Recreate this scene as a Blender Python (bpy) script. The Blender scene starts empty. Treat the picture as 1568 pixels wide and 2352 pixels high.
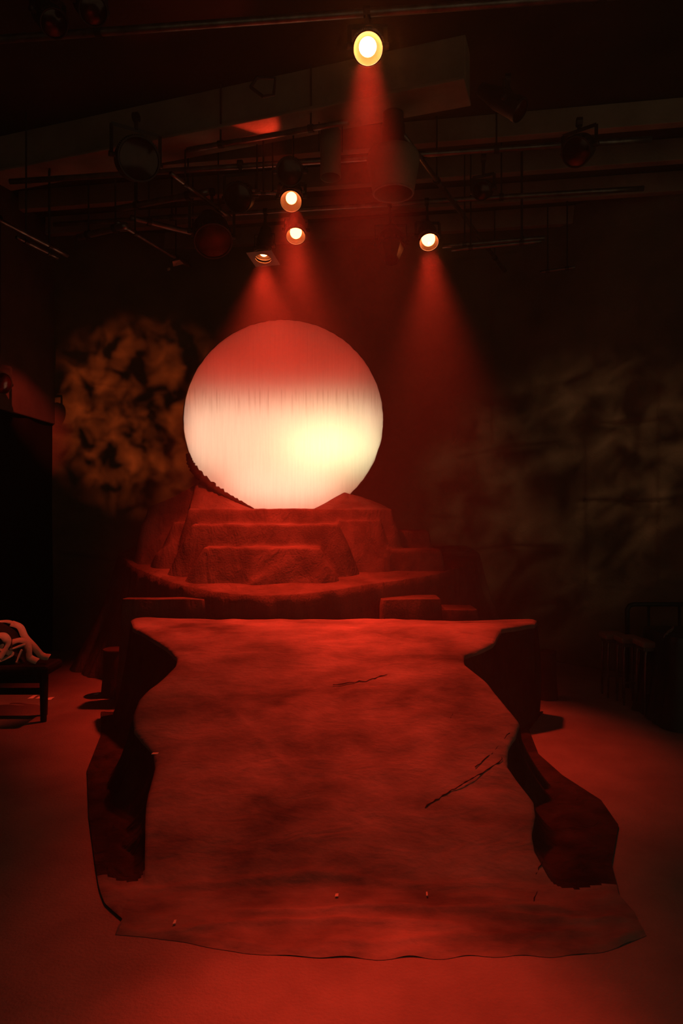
import bpy, math, random
import numpy as np
from mathutils import Vector, Matrix

# ------------------------------------------------------------------ camera, world, lights
SC = bpy.context.scene
COL = SC.collection
FPX, EYE, CX, HOR = 1568.0, 1.75, 784.0, 1165.0      # focal length in pixels, eye height, horizon row
cam_d = bpy.data.cameras.new('camera')
cam_d.sensor_fit = 'VERTICAL'
cam_d.sensor_height = 36.0
cam_d.lens = 24.0
cam_d.shift_y = -11.0 / 2352.0
cam_d.clip_start = 0.05
cam = bpy.data.objects.new('camera', cam_d)
cam.location = (0, 0, EYE)
cam.rotation_euler = (math.pi / 2, 0, 0)
COL.objects.link(cam)
SC.camera = cam
SC.view_settings.view_transform = 'Standard'
SC.view_settings.look = 'None'
SC.view_settings.exposure = 0.0
SC.view_settings.gamma = 1.0
SC.view_settings.use_curve_mapping = False
SC.cycles.use_denoising = True
SC.cycles.max_bounces = 6
SC.cycles.diffuse_bounces = 2
SC.cycles.volume_bounces = 0
SC.cycles.sample_clamp_indirect = 2.0
SC.cycles.caustics_reflective = False
SC.cycles.caustics_refractive = False

world = bpy.data.worlds.new('dark_house')
world.use_nodes = True
SC.world = world
wb = world.node_tree.nodes['Background']
wb.inputs[0].default_value = (1.0, 0.76, 0.42, 1)
wb.inputs[1].default_value = 0.11

def at(px, py, d):
    return Vector(((px - CX) * d / FPX, d, EYE - (py - HOR) * d / FPX))

def on_floor(px, py):
    return at(px, py, EYE * FPX / (py - HOR))

def at_height(px, py, H):
    return at(px, py, (EYE - H) * FPX / (py - HOR))

RED = (1.0, 0.036, 0.014)

def aim(o, target):
    d = Vector(target) - Vector(o.location)
    o.rotation_euler = d.to_track_quat('-Z', 'Y').to_euler()

def spot(name, loc, target, power, cone, blend, color=RED, size=0.05, vol=1.0):
    l = bpy.data.lights.new(name, 'SPOT')
    l.energy = power; l.color = color; l.spot_size = math.radians(cone); l.spot_blend = blend
    l.shadow_soft_size = size
    o = bpy.data.objects.new(name, l); COL.objects.link(o)
    o.location = loc; aim(o, target)
    return o

def area(name, loc, target, power, sx, sy, color, spread=180):
    l = bpy.data.lights.new(name, 'AREA')
    l.shape = 'RECTANGLE'; l.size = sx; l.size_y = sy; l.energy = power; l.color = color
    l.spread = math.radians(spread)
    o = bpy.data.objects.new(name, l); COL.objects.link(o)
    o.location = loc; aim(o, target)
    return o

# the sun disc's own lamps, standing behind its cloth
DISC_Y, DISC_R = 7.35, 1.073
DISC_C = at(650.5, 964, DISC_Y)
def ell(name, loc, power, sx, sy, color, spread):
    o = area(name, loc, (loc[0], DISC_Y, loc[2]), power, sx, sy, color, spread)
    o.data.shape = 'ELLIPSE'
ell('disc_lamp_red', (DISC_C.x - 0.08, DISC_Y + 0.40, DISC_C.z + 0.02), 7.9, 2.0, 2.0, (1, 0.035, 0.018), 180)
pl_ = area('disc_lamp_peach', (DISC_C.x - 0.02, DISC_Y + 0.30, DISC_C.z - 0.19), (DISC_C.x - 0.02, DISC_Y, DISC_C.z - 0.19), 6.3, 1.84, 0.80, (1, 0.86, 0.54), 126)
ell('disc_lamp_peach_low', (DISC_C.x - 0.02, DISC_Y + 0.30, DISC_C.z - 0.74), 2.2, 1.25, 0.42, (1, 0.80, 0.52), 120)
for sg_ in (-1, 1):
    area('disc_lamp_edge', (DISC_C.x + sg_ * 0.93, DISC_Y + 0.22, DISC_C.z - 0.17), (DISC_C.x + sg_ * 0.98, DISC_Y, DISC_C.z - 0.17), 0.44, 0.10, 0.60, (1, 0.62, 0.42), 140)
    area('disc_lamp_edge_red', (DISC_C.x + sg_ * 0.70, DISC_Y + 0.34, DISC_C.z + 0.55), (DISC_C.x + sg_ * 0.80, DISC_Y, DISC_C.z + 0.58), 0.36, 0.25, 0.25, (1, 0.045, 0.022), 180)
ell('disc_lamp_yellow', (DISC_C.x + 0.50, DISC_Y + 0.45, DISC_C.z - 0.27), 2.1, 1.0, 0.26, (0.5, 1, 0.42), 120)

def gobo(o, scale, lo, hi, seed):
    """a leaf-breakup gobo: the lamp's beam is broken up by direction"""
    l = o.data; l.use_nodes = True
    nt = l.node_tree; em = next(n for n in nt.nodes if n.type == 'EMISSION')
    g = nt.nodes.new('ShaderNodeNewGeometry')
    mp = nt.nodes.new('ShaderNodeMapping'); mp.inputs['Location'].default_value = (seed, seed * 2, 0)
    nz = nt.nodes.new('ShaderNodeTexNoise'); nz.inputs['Scale'].default_value = scale
    nz.inputs['Detail'].default_value = 2.5; nz.inputs['Distortion'].default_value = 0.5
    rp = nt.nodes.new('ShaderNodeMapRange'); rp.inputs[1].default_value = lo; rp.inputs[2].default_value = hi
    nt.links.new(g.outputs['Incoming'], mp.inputs[0]); nt.links.new(mp.outputs[0], nz.inputs['Vector'])
    nt.links.new(nz.outputs[0], rp.inputs[0]); nt.links.new(rp.outputs[0], em.inputs['Strength'])

g1 = spot('gobo_lamp_amber', (-2.95, 1.4, 3.3), at(320, 950, 8.3), 2700, 22, 0.8, (1, 0.145, 0.028), 0.02, 0.1)
gobo(g1, 25, 0.40, 0.82, 5.7)
g2 = spot('gobo_lamp_straw', (2.6, 2.2, 4.4), at(1300, 1090, 7.4), 380, 31, 0.75, (1, 0.48, 0.24), 0.02, 0.1)
gobo(g2, 17, 0.38, 0.85, 8.7)

spot('bench_fill', (-2.6, 4.2, 4.4), (-2.95, 5.7, 0.6), 330, 15, 1.0, (1, 0.07, 0.03), 0.02)  # unseen spot added to brighten the straps on the bench
spot('bulkhead_fill', (-2.36, 4.9, 3.9), (-3.55, 7.85, 2.74), 420, 15, 1.0, (1, 0.06, 0.03), 0.02)  # unseen spot added for the red patch at the bulkhead's lower edge

# ------------------------------------------------------------------ materials
def new_mat(name):
    m = bpy.data.materials.new(name); m.use_nodes = True
    nt = m.node_tree
    return m, nt, nt.nodes['Principled BSDF']

def surf(name, c1, c2, scale=3.0, rough=0.9, bump=0.3, bscale=None, metal=0.0, lo=0.35, hi=0.7, detail=6, spec=0.2, stretch=None):
    m, nt, b = new_mat(name)
    tc = nt.nodes.new('ShaderNodeTexCoord')
    mp = nt.nodes.new('ShaderNodeMapping')
    if stretch: mp.inputs['Scale'].default_value = stretch
    nt.links.new(tc.outputs['Object'], mp.inputs[0])
    nz = nt.nodes.new('ShaderNodeTexNoise'); nz.inputs['Scale'].default_value = scale
    nz.inputs['Detail'].default_value = detail; nz.inputs['Roughness'].default_value = 0.62
    nt.links.new(mp.outputs[0], nz.inputs['Vector'])
    rp = nt.nodes.new('ShaderNodeValToRGB')
    rp.color_ramp.elements[0].position = lo; rp.color_ramp.elements[0].color = (*c1, 1)
    rp.color_ramp.elements[1].position = hi; rp.color_ramp.elements[1].color = (*c2, 1)
    nt.links.new(nz.outputs[0], rp.inputs[0]); nt.links.new(rp.outputs[0], b.inputs['Base Color'])
    b.inputs['Roughness'].default_value = rough; b.inputs['Metallic'].default_value = metal
    b.inputs['Specular IOR Level'].default_value = spec
    if bump:
        n2 = nt.nodes.new('ShaderNodeTexNoise'); n2.inputs['Scale'].default_value = bscale or scale * 14
        n2.inputs['Detail'].default_value = 4
        nt.links.new(mp.outputs[0], n2.inputs['Vector'])
        bp = nt.nodes.new('ShaderNodeBump'); bp.inputs['Strength'].default_value = bump
        bp.inputs['Distance'].default_value = 0.02
        nt.links.new(n2.outputs[0], bp.inputs['Height']); nt.links.new(bp.outputs[0], b.inputs['Normal'])
    return m

def folds(m, scale, strength, dist=0.06):
    nt = m.node_tree; b = nt.nodes['Principled BSDF']; old = b.inputs['Normal'].links[0].from_node
    tc = nt.nodes.new('ShaderNodeTexCoord'); mp = nt.nodes.new('ShaderNodeMapping'); mp.inputs['Scale'].default_value = scale
    mp.inputs['Rotation'].default_value = (0.25, 0.45, 0.2)
    nz = nt.nodes.new('ShaderNodeTexNoise'); nz.inputs['Scale'].default_value = 1.0; nz.inputs['Detail'].default_value = 3; nz.inputs['Distortion'].default_value = 0.8
    nt.links.new(tc.outputs['Object'], mp.inputs[0]); nt.links.new(mp.outputs[0], nz.inputs['Vector'])
    bp = nt.nodes.new('ShaderNodeBump'); bp.inputs['Strength'].default_value = strength; bp.inputs['Distance'].default_value = dist
    nt.links.new(nz.outputs[0], bp.inputs['Height']); nt.links.new(old.outputs[0], bp.inputs['Normal']); nt.links.new(bp.outputs[0], b.inputs['Normal'])

M = {}
M['floor'] = surf('floor_paint', (0.15, 0.14, 0.135), (0.24, 0.225, 0.215), 1.6, 0.75, 0.35, 70, spec=0.15)
M['canvas'] = surf('wall_canvas', (0.10, 0.082, 0.055), (0.20, 0.16, 0.11), 1.3, 0.95, 0.25, 40, spec=0.05)
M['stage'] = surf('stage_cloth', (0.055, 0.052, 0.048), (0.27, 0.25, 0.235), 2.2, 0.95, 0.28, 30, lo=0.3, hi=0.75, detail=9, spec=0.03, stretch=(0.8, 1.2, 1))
M['tier'] = surf('tier_cloth', (0.055, 0.048, 0.040), (0.115, 0.100, 0.085), 4.0, 0.95, 0.3, 60, spec=0.05)
M['darkcloth'] = surf('dark_cloth', (0.025, 0.021, 0.018), (0.06, 0.052, 0.043), 5.0, 0.95, 0.3, 60, spec=0.05)
M['black'] = surf('black_paint', (0.012, 0.011, 0.010), (0.03, 0.028, 0.025), 8.0, 0.45, 0.1, 90, spec=0.4)
M['dark_opening'] = surf('opening_dark', (0.006, 0.006, 0.006), (0.012, 0.011, 0.010), 2.0, 0.9, 0.1, 30, spec=0.1)  # near-black colour standing for the dark inside the opening
M['wallpaint'] = surf('bulkhead_paint', (0.10, 0.085, 0.075), (0.16, 0.14, 0.12), 1.5, 0.85, 0.15, 40, spec=0.1)
M['ceiling'] = surf('ceiling_board', (0.03, 0.026, 0.02), (0.06, 0.05, 0.04), 1.2, 0.9, 0.2, 30, spec=0.1)
M['beam'] = surf('beam_paint', (0.20, 0.16, 0.12), (0.34, 0.28, 0.22), 2.0, 0.8, 0.2, 40, spec=0.15)
M['pipe'] = surf('pipe_metal', (0.12, 0.11, 0.10), (0.28, 0.26, 0.24), 9.0, 0.35, 0.1, 60, metal=0.8)
M['steel'] = surf('bare_steel', (0.35, 0.34, 0.33), (0.55, 0.53, 0.5), 9.0, 0.3, 0.05, 60, metal=1.0)
M['reflector'] = surf('reflector_metal', (0.016, 0.014, 0.012), (0.03, 0.027, 0.024), 9.0, 0.5, 0.0, 60, metal=1.0)
M['wood'] = surf('dark_wood', (0.009, 0.007, 0.006), (0.022, 0.017, 0.013), 6.0, 0.6, 0.2, 50, stretch=(1, 8, 8))
M['pale'] = surf('pale_fabric', (0.55, 0.48, 0.40), (0.75, 0.68, 0.58), 6.0, 0.9, 0.2, 60, spec=0.05)
M['paper'] = surf('white_scrap', (0.65, 0.62, 0.58), (0.8, 0.77, 0.72), 6.0, 0.9, 0.1, 60)
M['gelscrap'] = surf('gel_scrap', (0.6, 0.35, 0.25), (0.75, 0.45, 0.35), 6.0, 0.5, 0.1, 60)
M['thread'] = surf('dark_thread', (0.008, 0.007, 0.006), (0.02, 0.018, 0.015), 20, 0.95, 0)
M['seat'] = surf('stool_seat', (0.16, 0.11, 0.09), (0.24, 0.17, 0.14), 8, 0.6, 0.1, 50)
M['added_shroud'] = surf('added_shroud_lining', (0.36, 0.35, 0.33), (0.42, 0.40, 0.38), 3, 0.9, 0)  # inside of the added shroud, pale to bounce light toward the rim
M['shade_split'] = surf('stage_cloth_shaded', (0.016, 0.014, 0.012), (0.05, 0.044, 0.036), 4.0, 0.95, 0.3, 40, spec=0.03)  # stage cloth's sides, shade put into the colour
M['stump'] = surf('stump_bark', (0.12, 0.10, 0.08), (0.25, 0.21, 0.18), 9, 0.9, 0.5, 50)
M['drape'] = surf('drape_red_brown', (0.058, 0.050, 0.042), (0.135, 0.117, 0.10), 4.0, 0.95, 0.3, 60, spec=0.05)

folds(M['drape'], (5, 5, 1.6), 0.6, 0.07)
folds(M['tier'], (6, 6, 1.2), 0.8)
folds(M['shade_split'], (7, 7, 1.2), 0.8)
folds(M['stage'], (2.5, 6, 3), 0.35)

def lens_mat():
    m = bpy.data.materials.new('red_gel_lens'); m.use_nodes = True
    nt = m.node_tree; nt.nodes.remove(nt.nodes['Principled BSDF'])
    out = nt.nodes['Material Output']
    t = nt.nodes.new('ShaderNodeBsdfTransparent'); t.inputs[0].default_value = (1.0, 0.30, 0.13, 1)
    g = nt.nodes.new('ShaderNodeBsdfGlossy'); g.inputs[0].default_value = (1, 0.8, 0.75, 1); g.inputs['Roughness'].default_value = 0.15
    mx = nt.nodes.new('ShaderNodeMixShader'); mx.inputs[0].default_value = 0.05
    nt.links.new(t.outputs[0], mx.inputs[1]); nt.links.new(g.outputs[0], mx.inputs[2])
    nt.links.new(mx.outputs[0], out.inputs[0])
    return m
M['lens'] = lens_mat()

def bulb_mat(name, strength, col=(1, 0.62, 0.3)):
    m, nt, b = new_mat(name)
    b.inputs['Emission Color'].default_value = (*col, 1)
    b.inputs['Emission Strength'].default_value = strength
    b.inputs['Base Color'].default_value = (0.8, 0.8, 0.8, 1)
    return m
M['bulb'] = bulb_mat('hot_bulb', 24)
M['bulb_hot'] = bulb_mat('hottest_bulb', 110)
M['bulb_dim'] = bulb_mat('dim_bulb', 45)

def screen_mat():
    m = bpy.data.materials.new('sun_disc_cloth'); m.use_nodes = True
    nt = m.node_tree; nt.nodes.remove(nt.nodes['Principled BSDF'])
    out = nt.nodes['Material Output']
    tc = nt.nodes.new('ShaderNodeTexCoord')
    mp = nt.nodes.new('ShaderNodeMapping'); mp.inputs['Scale'].default_value = (60, 1, 2.2)
    nz = nt.nodes.new('ShaderNodeTexNoise'); nz.inputs['Scale'].default_value = 1.0; nz.inputs['Detail'].default_value = 3
    rp = nt.nodes.new('ShaderNodeValToRGB')
    rp.color_ramp.elements[0].position = 0.35; rp.color_ramp.elements[0].color = (0.872, 0.85, 0.835, 1)
    rp.color_ramp.elements[1].position = 0.6; rp.color_ramp.elements[1].color = (0.92, 0.90, 0.88, 1)
    nt.links.new(tc.outputs['Object'], mp.inputs[0]); nt.links.new(mp.outputs[0], nz.inputs['Vector'])
    nt.links.new(nz.outputs[0], rp.inputs[0])
    t = nt.nodes.new('ShaderNodeBsdfTranslucent'); d = nt.nodes.new('ShaderNodeBsdfDiffuse')
    sp = nt.nodes.new('ShaderNodeSeparateXYZ'); nt.links.new(tc.outputs['Object'], sp.inputs[0])
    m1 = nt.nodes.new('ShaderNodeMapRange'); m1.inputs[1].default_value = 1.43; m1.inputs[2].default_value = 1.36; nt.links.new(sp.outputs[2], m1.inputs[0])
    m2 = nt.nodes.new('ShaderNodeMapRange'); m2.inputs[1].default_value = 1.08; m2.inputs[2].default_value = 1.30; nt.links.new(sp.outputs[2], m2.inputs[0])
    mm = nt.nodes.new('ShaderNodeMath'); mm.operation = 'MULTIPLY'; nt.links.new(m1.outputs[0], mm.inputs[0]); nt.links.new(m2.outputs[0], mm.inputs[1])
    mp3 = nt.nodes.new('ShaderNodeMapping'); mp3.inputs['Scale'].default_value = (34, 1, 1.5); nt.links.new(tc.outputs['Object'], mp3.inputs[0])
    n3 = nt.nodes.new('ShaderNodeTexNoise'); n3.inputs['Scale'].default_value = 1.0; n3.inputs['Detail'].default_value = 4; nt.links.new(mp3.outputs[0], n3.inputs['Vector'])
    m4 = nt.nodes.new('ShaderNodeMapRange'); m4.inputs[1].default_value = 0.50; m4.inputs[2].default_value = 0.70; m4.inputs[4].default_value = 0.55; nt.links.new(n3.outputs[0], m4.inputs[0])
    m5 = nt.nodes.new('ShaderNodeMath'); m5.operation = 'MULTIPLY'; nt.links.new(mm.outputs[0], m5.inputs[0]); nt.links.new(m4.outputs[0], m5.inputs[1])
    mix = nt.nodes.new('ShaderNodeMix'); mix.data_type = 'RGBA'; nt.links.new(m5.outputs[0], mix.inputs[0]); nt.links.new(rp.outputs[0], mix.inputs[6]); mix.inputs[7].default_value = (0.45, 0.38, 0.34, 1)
    nt.links.new(mix.outputs[2], t.inputs[0]); nt.links.new(mix.outputs[2], d.inputs[0])
    mx = nt.nodes.new('ShaderNodeMixShader'); mx.inputs[0].default_value = 0.35
    nt.links.new(t.outputs[0], mx.inputs[1]); nt.links.new(d.outputs[0], mx.inputs[2])
    nt.links.new(mx.outputs[0], out.inputs[0])
    return m
M['screen'] = screen_mat()

# ------------------------------------------------------------------ mesh helpers
class MB:
    def __init__(s): s.v = []; s.f = []
    def add(s, vs, fs):
        o = len(s.v); s.v += [tuple(p) for p in vs]; s.f += [tuple(i + o for i in f) for f in fs]
    def box(s, x0, x1, y0, y1, z0, z1):
        s.add([(x0, y0, z0), (x1, y0, z0), (x1, y1, z0), (x0, y1, z0), (x0, y0, z1), (x1, y0, z1), (x1, y1, z1), (x0, y1, z1)],
              [(3, 2, 1, 0), (4, 5, 6, 7), (0, 1, 5, 4), (1, 2, 6, 5), (2, 3, 7, 6), (3, 0, 4, 7)])
    def bar(s, a, b, w, h, up=(0, 0, 1)):
        a = Vector(a); b = Vector(b); d = (b - a).normalized(); up = Vector(up)
        if abs(d.dot(up)) > 0.97: up = Vector((1, 0, 0))
        r = d.cross(up).normalized() * w / 2; u = r.cross(d).normalized() * h / 2
        vs = [a - r - u, a + r - u, a + r + u, a - r + u, b - r - u, b + r - u, b + r + u, b - r + u]
        s.add(vs, [(0, 1, 2, 3), (7, 6, 5, 4), (4, 5, 1, 0), (5, 6, 2, 1), (6, 7, 3, 2), (7, 4, 0, 3)])
    def tube(s, pts, r, n=10, closed=False):
        pts = [Vector(p) for p in pts]; m = len(pts); rr = r if hasattr(r, '__len__') else [r] * m
        vs = []; prev = None
        for i, p in enumerate(pts):
            d = (pts[min(i + 1, m - 1)] - pts[max(i - 1, 0)])
            if closed: d = pts[(i + 1) % m] - pts[(i - 1) % m]
            d.normalize()
            if prev is None:
                a = Vector((0, 0, 1)) if abs(d.z) < 0.9 else Vector((1, 0, 0))
                u = d.cross(a).normalized()
            else:
                u = (prev - d * prev.dot(d)).normalized()
            prev = u; w = d.cross(u)
            for k in range(n):
                t = 2 * math.pi * k / n
                vs.append(p + (u * math.cos(t) + w * math.sin(t)) * rr[i])
        fs = []
        for i in range(m if closed else m - 1):
            j = (i + 1) % m
            for k in range(n):
                fs.append((i * n + k, i * n + (k + 1) % n, j * n + (k + 1) % n, j * n + k))
        if not closed:
            fs.append(tuple(range(n))[::-1]); fs.append(tuple((m - 1) * n + k for k in range(n)))
        s.add(vs, fs)
    def lathe(s, prof, origin, axis, n=32, cap0=False, cap1=False):
        """prof: (radius, distance along axis)"""
        ax = Vector(axis).normalized(); o = Vector(origin)
        a = Vector((0, 0, 1)) if abs(ax.z) < 0.9 else Vector((1, 0, 0))
        u = ax.cross(a).normalized(); w = ax.cross(u)
        vs = []
        for r, t in prof:
            for k in range(n):
                q = 2 * math.pi * k / n
                vs.append(o + ax * t + (u * math.cos(q) + w * math.sin(q)) * r)
        fs = []
        for i in range(len(prof) - 1):
            for k in range(n):
                fs.append((i * n + k, (i + 1) * n + k, (i + 1) * n + (k + 1) % n, i * n + (k + 1) % n))
        if cap0: fs.append(tuple(range(n)))
        if cap1: fs.append(tuple((len(prof) - 1) * n + k for k in range(n))[::-1])
        s.add(vs, fs)
    def grid(s, P):
        """P: array rows x cols x 3"""
        r, c, _ = P.shape
        vs = P.reshape(-1, 3).tolist()
        fs = [(i * c + j, i * c + j + 1, (i + 1) * c + j + 1, (i + 1) * c + j) for i in range(r - 1) for j in range(c - 1)]
        s.add(vs, fs)
    def build(s, name, mat, parent=None, smooth=False, origin=None, bevel=0.0, solid=0.0):
        me = bpy.data.meshes.new(name)
        o0 = Vector(origin) if origin is not None else Vector((0, 0, 0))
        if parent is not None and origin is None: o0 = Vector(parent.matrix_world.translation) if False else Vector(parent['_loc'])
        me.from_pydata([tuple(Vector(p) - o0) for p in s.v], [], s.f)
        me.update()
        if smooth:
            me.polygons.foreach_set('use_smooth', [True] * len(me.polygons))
        me.materials.append(mat)
        o = bpy.data.objects.new(name, me); COL.objects.link(o)
        if parent is not None:
            o.parent = parent
        else:
            o.location = o0
        o['_loc'] = tuple(o0)
        if bevel:
            b = o.modifiers.new('bevel', 'BEVEL'); b.width = bevel; b.segments = 2; b.limit_method = 'ANGLE'
        if solid:
            b = o.modifiers.new('solid', 'SOLIDIFY'); b.thickness = solid; b.offset = -1
        return o

def tag(o, label, cat, group=None, kind=None):
    if label: o['label'] = label
    if cat: o['category'] = cat
    if group: o['group'] = group
    if kind: o['kind'] = kind
    return o

def thing(name, loc, label, cat, group=None):
    o = bpy.data.objects.new(name, None); COL.objects.link(o)
    o.location = loc; o['_loc'] = tuple(loc); o.empty_display_size = 0.1
    return tag(o, label, cat, group)

def structure(o):
    o['kind'] = 'structure'; return o

def wav(seed, lo, hi, n=9):
    """a smooth 1-D noise made of sines: frequencies between lo and hi (cycles per unit)"""
    r = np.random.RandomState(seed)
    fr = np.exp(r.uniform(np.log(lo), np.log(hi), n)); ph = r.uniform(0, 6.28, n); am = r.uniform(0.5, 1, n)
    return lambda t: sum(a * np.sin(6.2832 * f * t + p) for a, f, p in zip(am, fr, ph)) / (0.6 * n ** 0.5 * 1.3)

def wav2(seed, lo, hi, n=14):
    r = np.random.RandomState(seed)
    fr = np.exp(r.uniform(np.log(lo), np.log(hi), n)); ph = r.uniform(0, 6.28, n); an = r.uniform(0, 6.28, n)
    return lambda x, y: sum(np.sin(6.2832 * f * (x * math.cos(a) + y * math.sin(a)) + p) for f, a, p in zip(fr, an, ph)) / (0.75 * n ** 0.5 * 1.3)

# ------------------------------------------------------------------ the room
BACK_Y, LEFT_X, TOP = 8.3, -3.49, 5.1
b = MB(); b.box(-6, 6, -2.5, 9.0, -0.1, 0.0); structure(b.build('floor', M['floor']))
b = MB(); b.box(-6, 6, -2.5, 9.0, TOP, TOP + 0.1); structure(b.build('ceiling', M['ceiling']))

# canvas back wall, turning towards the camera past the stools
path = [(-4.5, 8.3), (1.55, 8.3), (1.95, 8.12), (2.6, 7.55), (3.4, 6.85), (4.4, 5.9), (5.1, 4.9), (5.5, 3.5)]
pa = np.array(path); seg = np.hypot(*np.diff(pa, axis=0).T); acc = np.concatenate([[0], np.cumsum(seg)])
S = np.arange(0, acc[-1], 0.024); Zs = np.linspace(0, 5.1, 204)
px_ = np.interp(S, acc, pa[:, 0]); py_ = np.interp(S, acc, pa[:, 1])
k = np.ones(25) / 25
for a in (px_, py_):
    q = np.convolve(np.pad(a, 12, mode='edge'), k, mode='valid'); a[:] = q
tx = np.gradient(px_); ty = np.gradient(py_); ln = np.hypot(tx, ty); nx, ny = ty / ln, -tx / ln     # towards the room
SS, ZZ = np.meshgrid(S - 0.9, Zs)
n1, n2 = wav2(4, 0.25, 1.1), wav2(9, 1.0, 3.5)
D = 0.018 * n1(SS, ZZ * 0.5) + 0.005 * n2(SS * 1.4, ZZ * 0.4)
for sx_, z0, z1 in ((0.86, 0.0, 3.35), (1.95, 2.7, 4.75), (3.1, 0, 2.2), (4.95, 2.55, 4.75), (5.42, 2.5, 4.75), (6.55, 0.9, 2.5), (7.3, 1.0, 3.0), (4.4, 0, 1.9)):
    on = (ZZ > z0) & (ZZ < z1)
    D += on * 0.016 * np.clip((SS - sx_) / 0.024, 0, 1) * np.exp(-np.clip(SS - sx_, 0, 9) / 0.5)
for s0, s1, z0, sl, dep in ((0.25, 1.1, 3.25, -0.06, .03), (1.15, 1.75, 2.92, -0.04, .02), (0.1, 1.2, 1.15, -0.07, .035), (4.9, 6.35, 2.35, 0.10, .03),
                            (6.4, 7.6, 1.78, 0.04, .035), (5.0, 6.3, 1.2, 0.09, .03), (6.6, 7.5, 2.62, 0.03, .03), (4.55, 5.1, 1.62, 0.01, .02)):
    zz = z0 + sl * (SS - s0) + 0.02 * np.sin(SS * 5 + s0)
    w = np.clip((SS - s0) / 0.15, 0, 1) * np.clip((s1 - SS) / 0.15, 0, 1)
    D -= w * dep * np.exp(-((ZZ - zz) / 0.022) ** 2)
    D += w * 0.02 * np.exp(-((ZZ - zz - 0.06) / 0.05) ** 2)
P = np.stack([px_[None] + nx[None] * D, py_[None] + ny[None] * D, ZZ], -1)
b = MB(); b.grid(P); structure(b.build('wall_back', M['canvas'], smooth=True, solid=0.02))

# left wall: a bulkhead over an opening, its darkness put in as a black sheet
b = MB(); b.box(LEFT_X - 0.35, LEFT_X, -2.5, 8.36, 2.76, TOP); structure(b.build('wall_left', M['wallpaint'], bevel=0.01))
b = MB(); ys_ = np.linspace(-2.5, 8.34, 260); wv_ = wav(15, 0.8, 4)
P = np.array([[(LEFT_X - 0.035 + 0.012 * float(wv_(q)), q, z_) for q in ys_] for z_ in (0.0, 1.4, 2.80)])
b.grid(P); structure(b.build('wall_left_shade_sheet', M['dark_opening'], smooth=True, solid=0.01))

# ceiling beam and joists
def ceiling_line(x0, x1, y_at0, slope):
    return (x0, y_at0 + slope * x0), (x1, y_at0 + slope * x1)

a0, a1 = at_height(-20, 362, 4.92), at_height(1080, 134, 4.92)
bm_ = MB(); bm_.bar(a0 + Vector((0, 0.1, 0)), a1 + Vector((0, 0.1, 0)), 0.22, 0.34)
bm_.bar(a0 + Vector((0, 0.1, -.17)), a1 + Vector((0, 0.1, -.17)), 0.34, 0.03)
structure(bm_.build('trim_1', M['beam'], bevel=0.008))
for i, y0 in enumerate((6.05, 6.7, 7.35, 8.0)):
    p, q = ceiling_line(-3.4, 4.5, y0, -0.16)
    j = MB(); j.bar((p[0], p[1], 4.99), (q[0], q[1], 4.99), 0.09, 0.2)
    structure(j.build('trim_%d' % (i + 2), M['beam'], bevel=0.005))

# ------------------------------------------------------------------ raked stage under its cloth
R0, R1, RH = 3.14, 5.45, 0.79
def ramp(y):
    t = np.clip((np.asarray(y, float) - R0) / (R1 - R0), 0, 1)
    return RH * (1 - (1 - t) ** 1.35)

ysol = np.linspace(2.4, 5.9, 4000)
rows_sol = HOR + (EYE - ramp(ysol)) * FPX / ysol
def on_ramp(px, py):
    y = float(np.interp(-py, -rows_sol, ysol))
    return (px - CX) * y / FPX, y

L_top = [(300, 1427), (306, 1437), (345, 1462), (385, 1490), (408, 1512), (404, 1530), (380, 1555), (345, 1582), (320, 1608), (307, 1640), (308, 1672), (330, 1700), (354, 1728), (358, 1760),
         (348, 1795), (336, 1850), (333, 1950), (333, 2035)]
R_top = [(1232, 1427), (1228, 1436), (1196, 1440), (1150, 1446), (1132, 1478), (1064, 1510), (1066, 1530), (1120, 1575), (1160, 1620), (1192, 1662), (1182, 1690), (1166, 1720), (1163, 1758), (1190, 1792),
         (1224, 1835), (1228, 1870), (1220, 1920), (1226, 1960), (1250, 2005), (1288, 2060)]
L_cloth = [(222, 1615), (232, 1640), (232, 1690), (200, 1772), (204, 1880), (220, 2000), (235, 2090), (268, 2148)]
R_cloth = [(1278, 1590), (1262, 1620), (1215, 1680), (1236, 1735), (1292, 1785), (1380, 1842), (1420, 1900), (1404, 1990), (1422, 2062), (1472, 2122), (1484, 2150)]
def fn(pts, conv):
    q = sorted([conv(*p)[::-1] for p in pts]); ys = np.array([a for a, _ in q]); xs = np.array([c for _, c in q])
    return lambda y: np.interp(y, ys, xs)
floor2 = lambda px, py: tuple(on_floor(px, py))[:2]
fl, fr_ = fn(L_top, on_ramp), fn(R_top, on_ramp)
cl, cr = fn(L_cloth, floor2), fn(R_cloth, floor2)
front_x = []; front_y = []
for p in [(268, 2148), (330, 2153), (430, 2166), (560, 2190), (740, 2203), (900, 2203), (1060, 2199), (1180, 2196), (1330, 2196), (1420, 2178), (1484, 2150)]:
    q = floor2(*p); front_x.append(q[0]); front_y.append(q[1])
YF = 2.645; YB = 5.80
rows = np.concatenate([np.linspace(YF, 3.2, 40), np.linspace(3.2, 5.2, 120)[1:], np.linspace(5.2, YB, 70)[1:]])
fA, fB = wav(11, 1.2, 6), wav(12, 1.2, 6)
tn, tn2 = wav2(21, 0.6, 2.0), wav2(22, 2.5, 7)
topP, leftP, rightP = [], [], []
NT, NS = 130, 46
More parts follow.
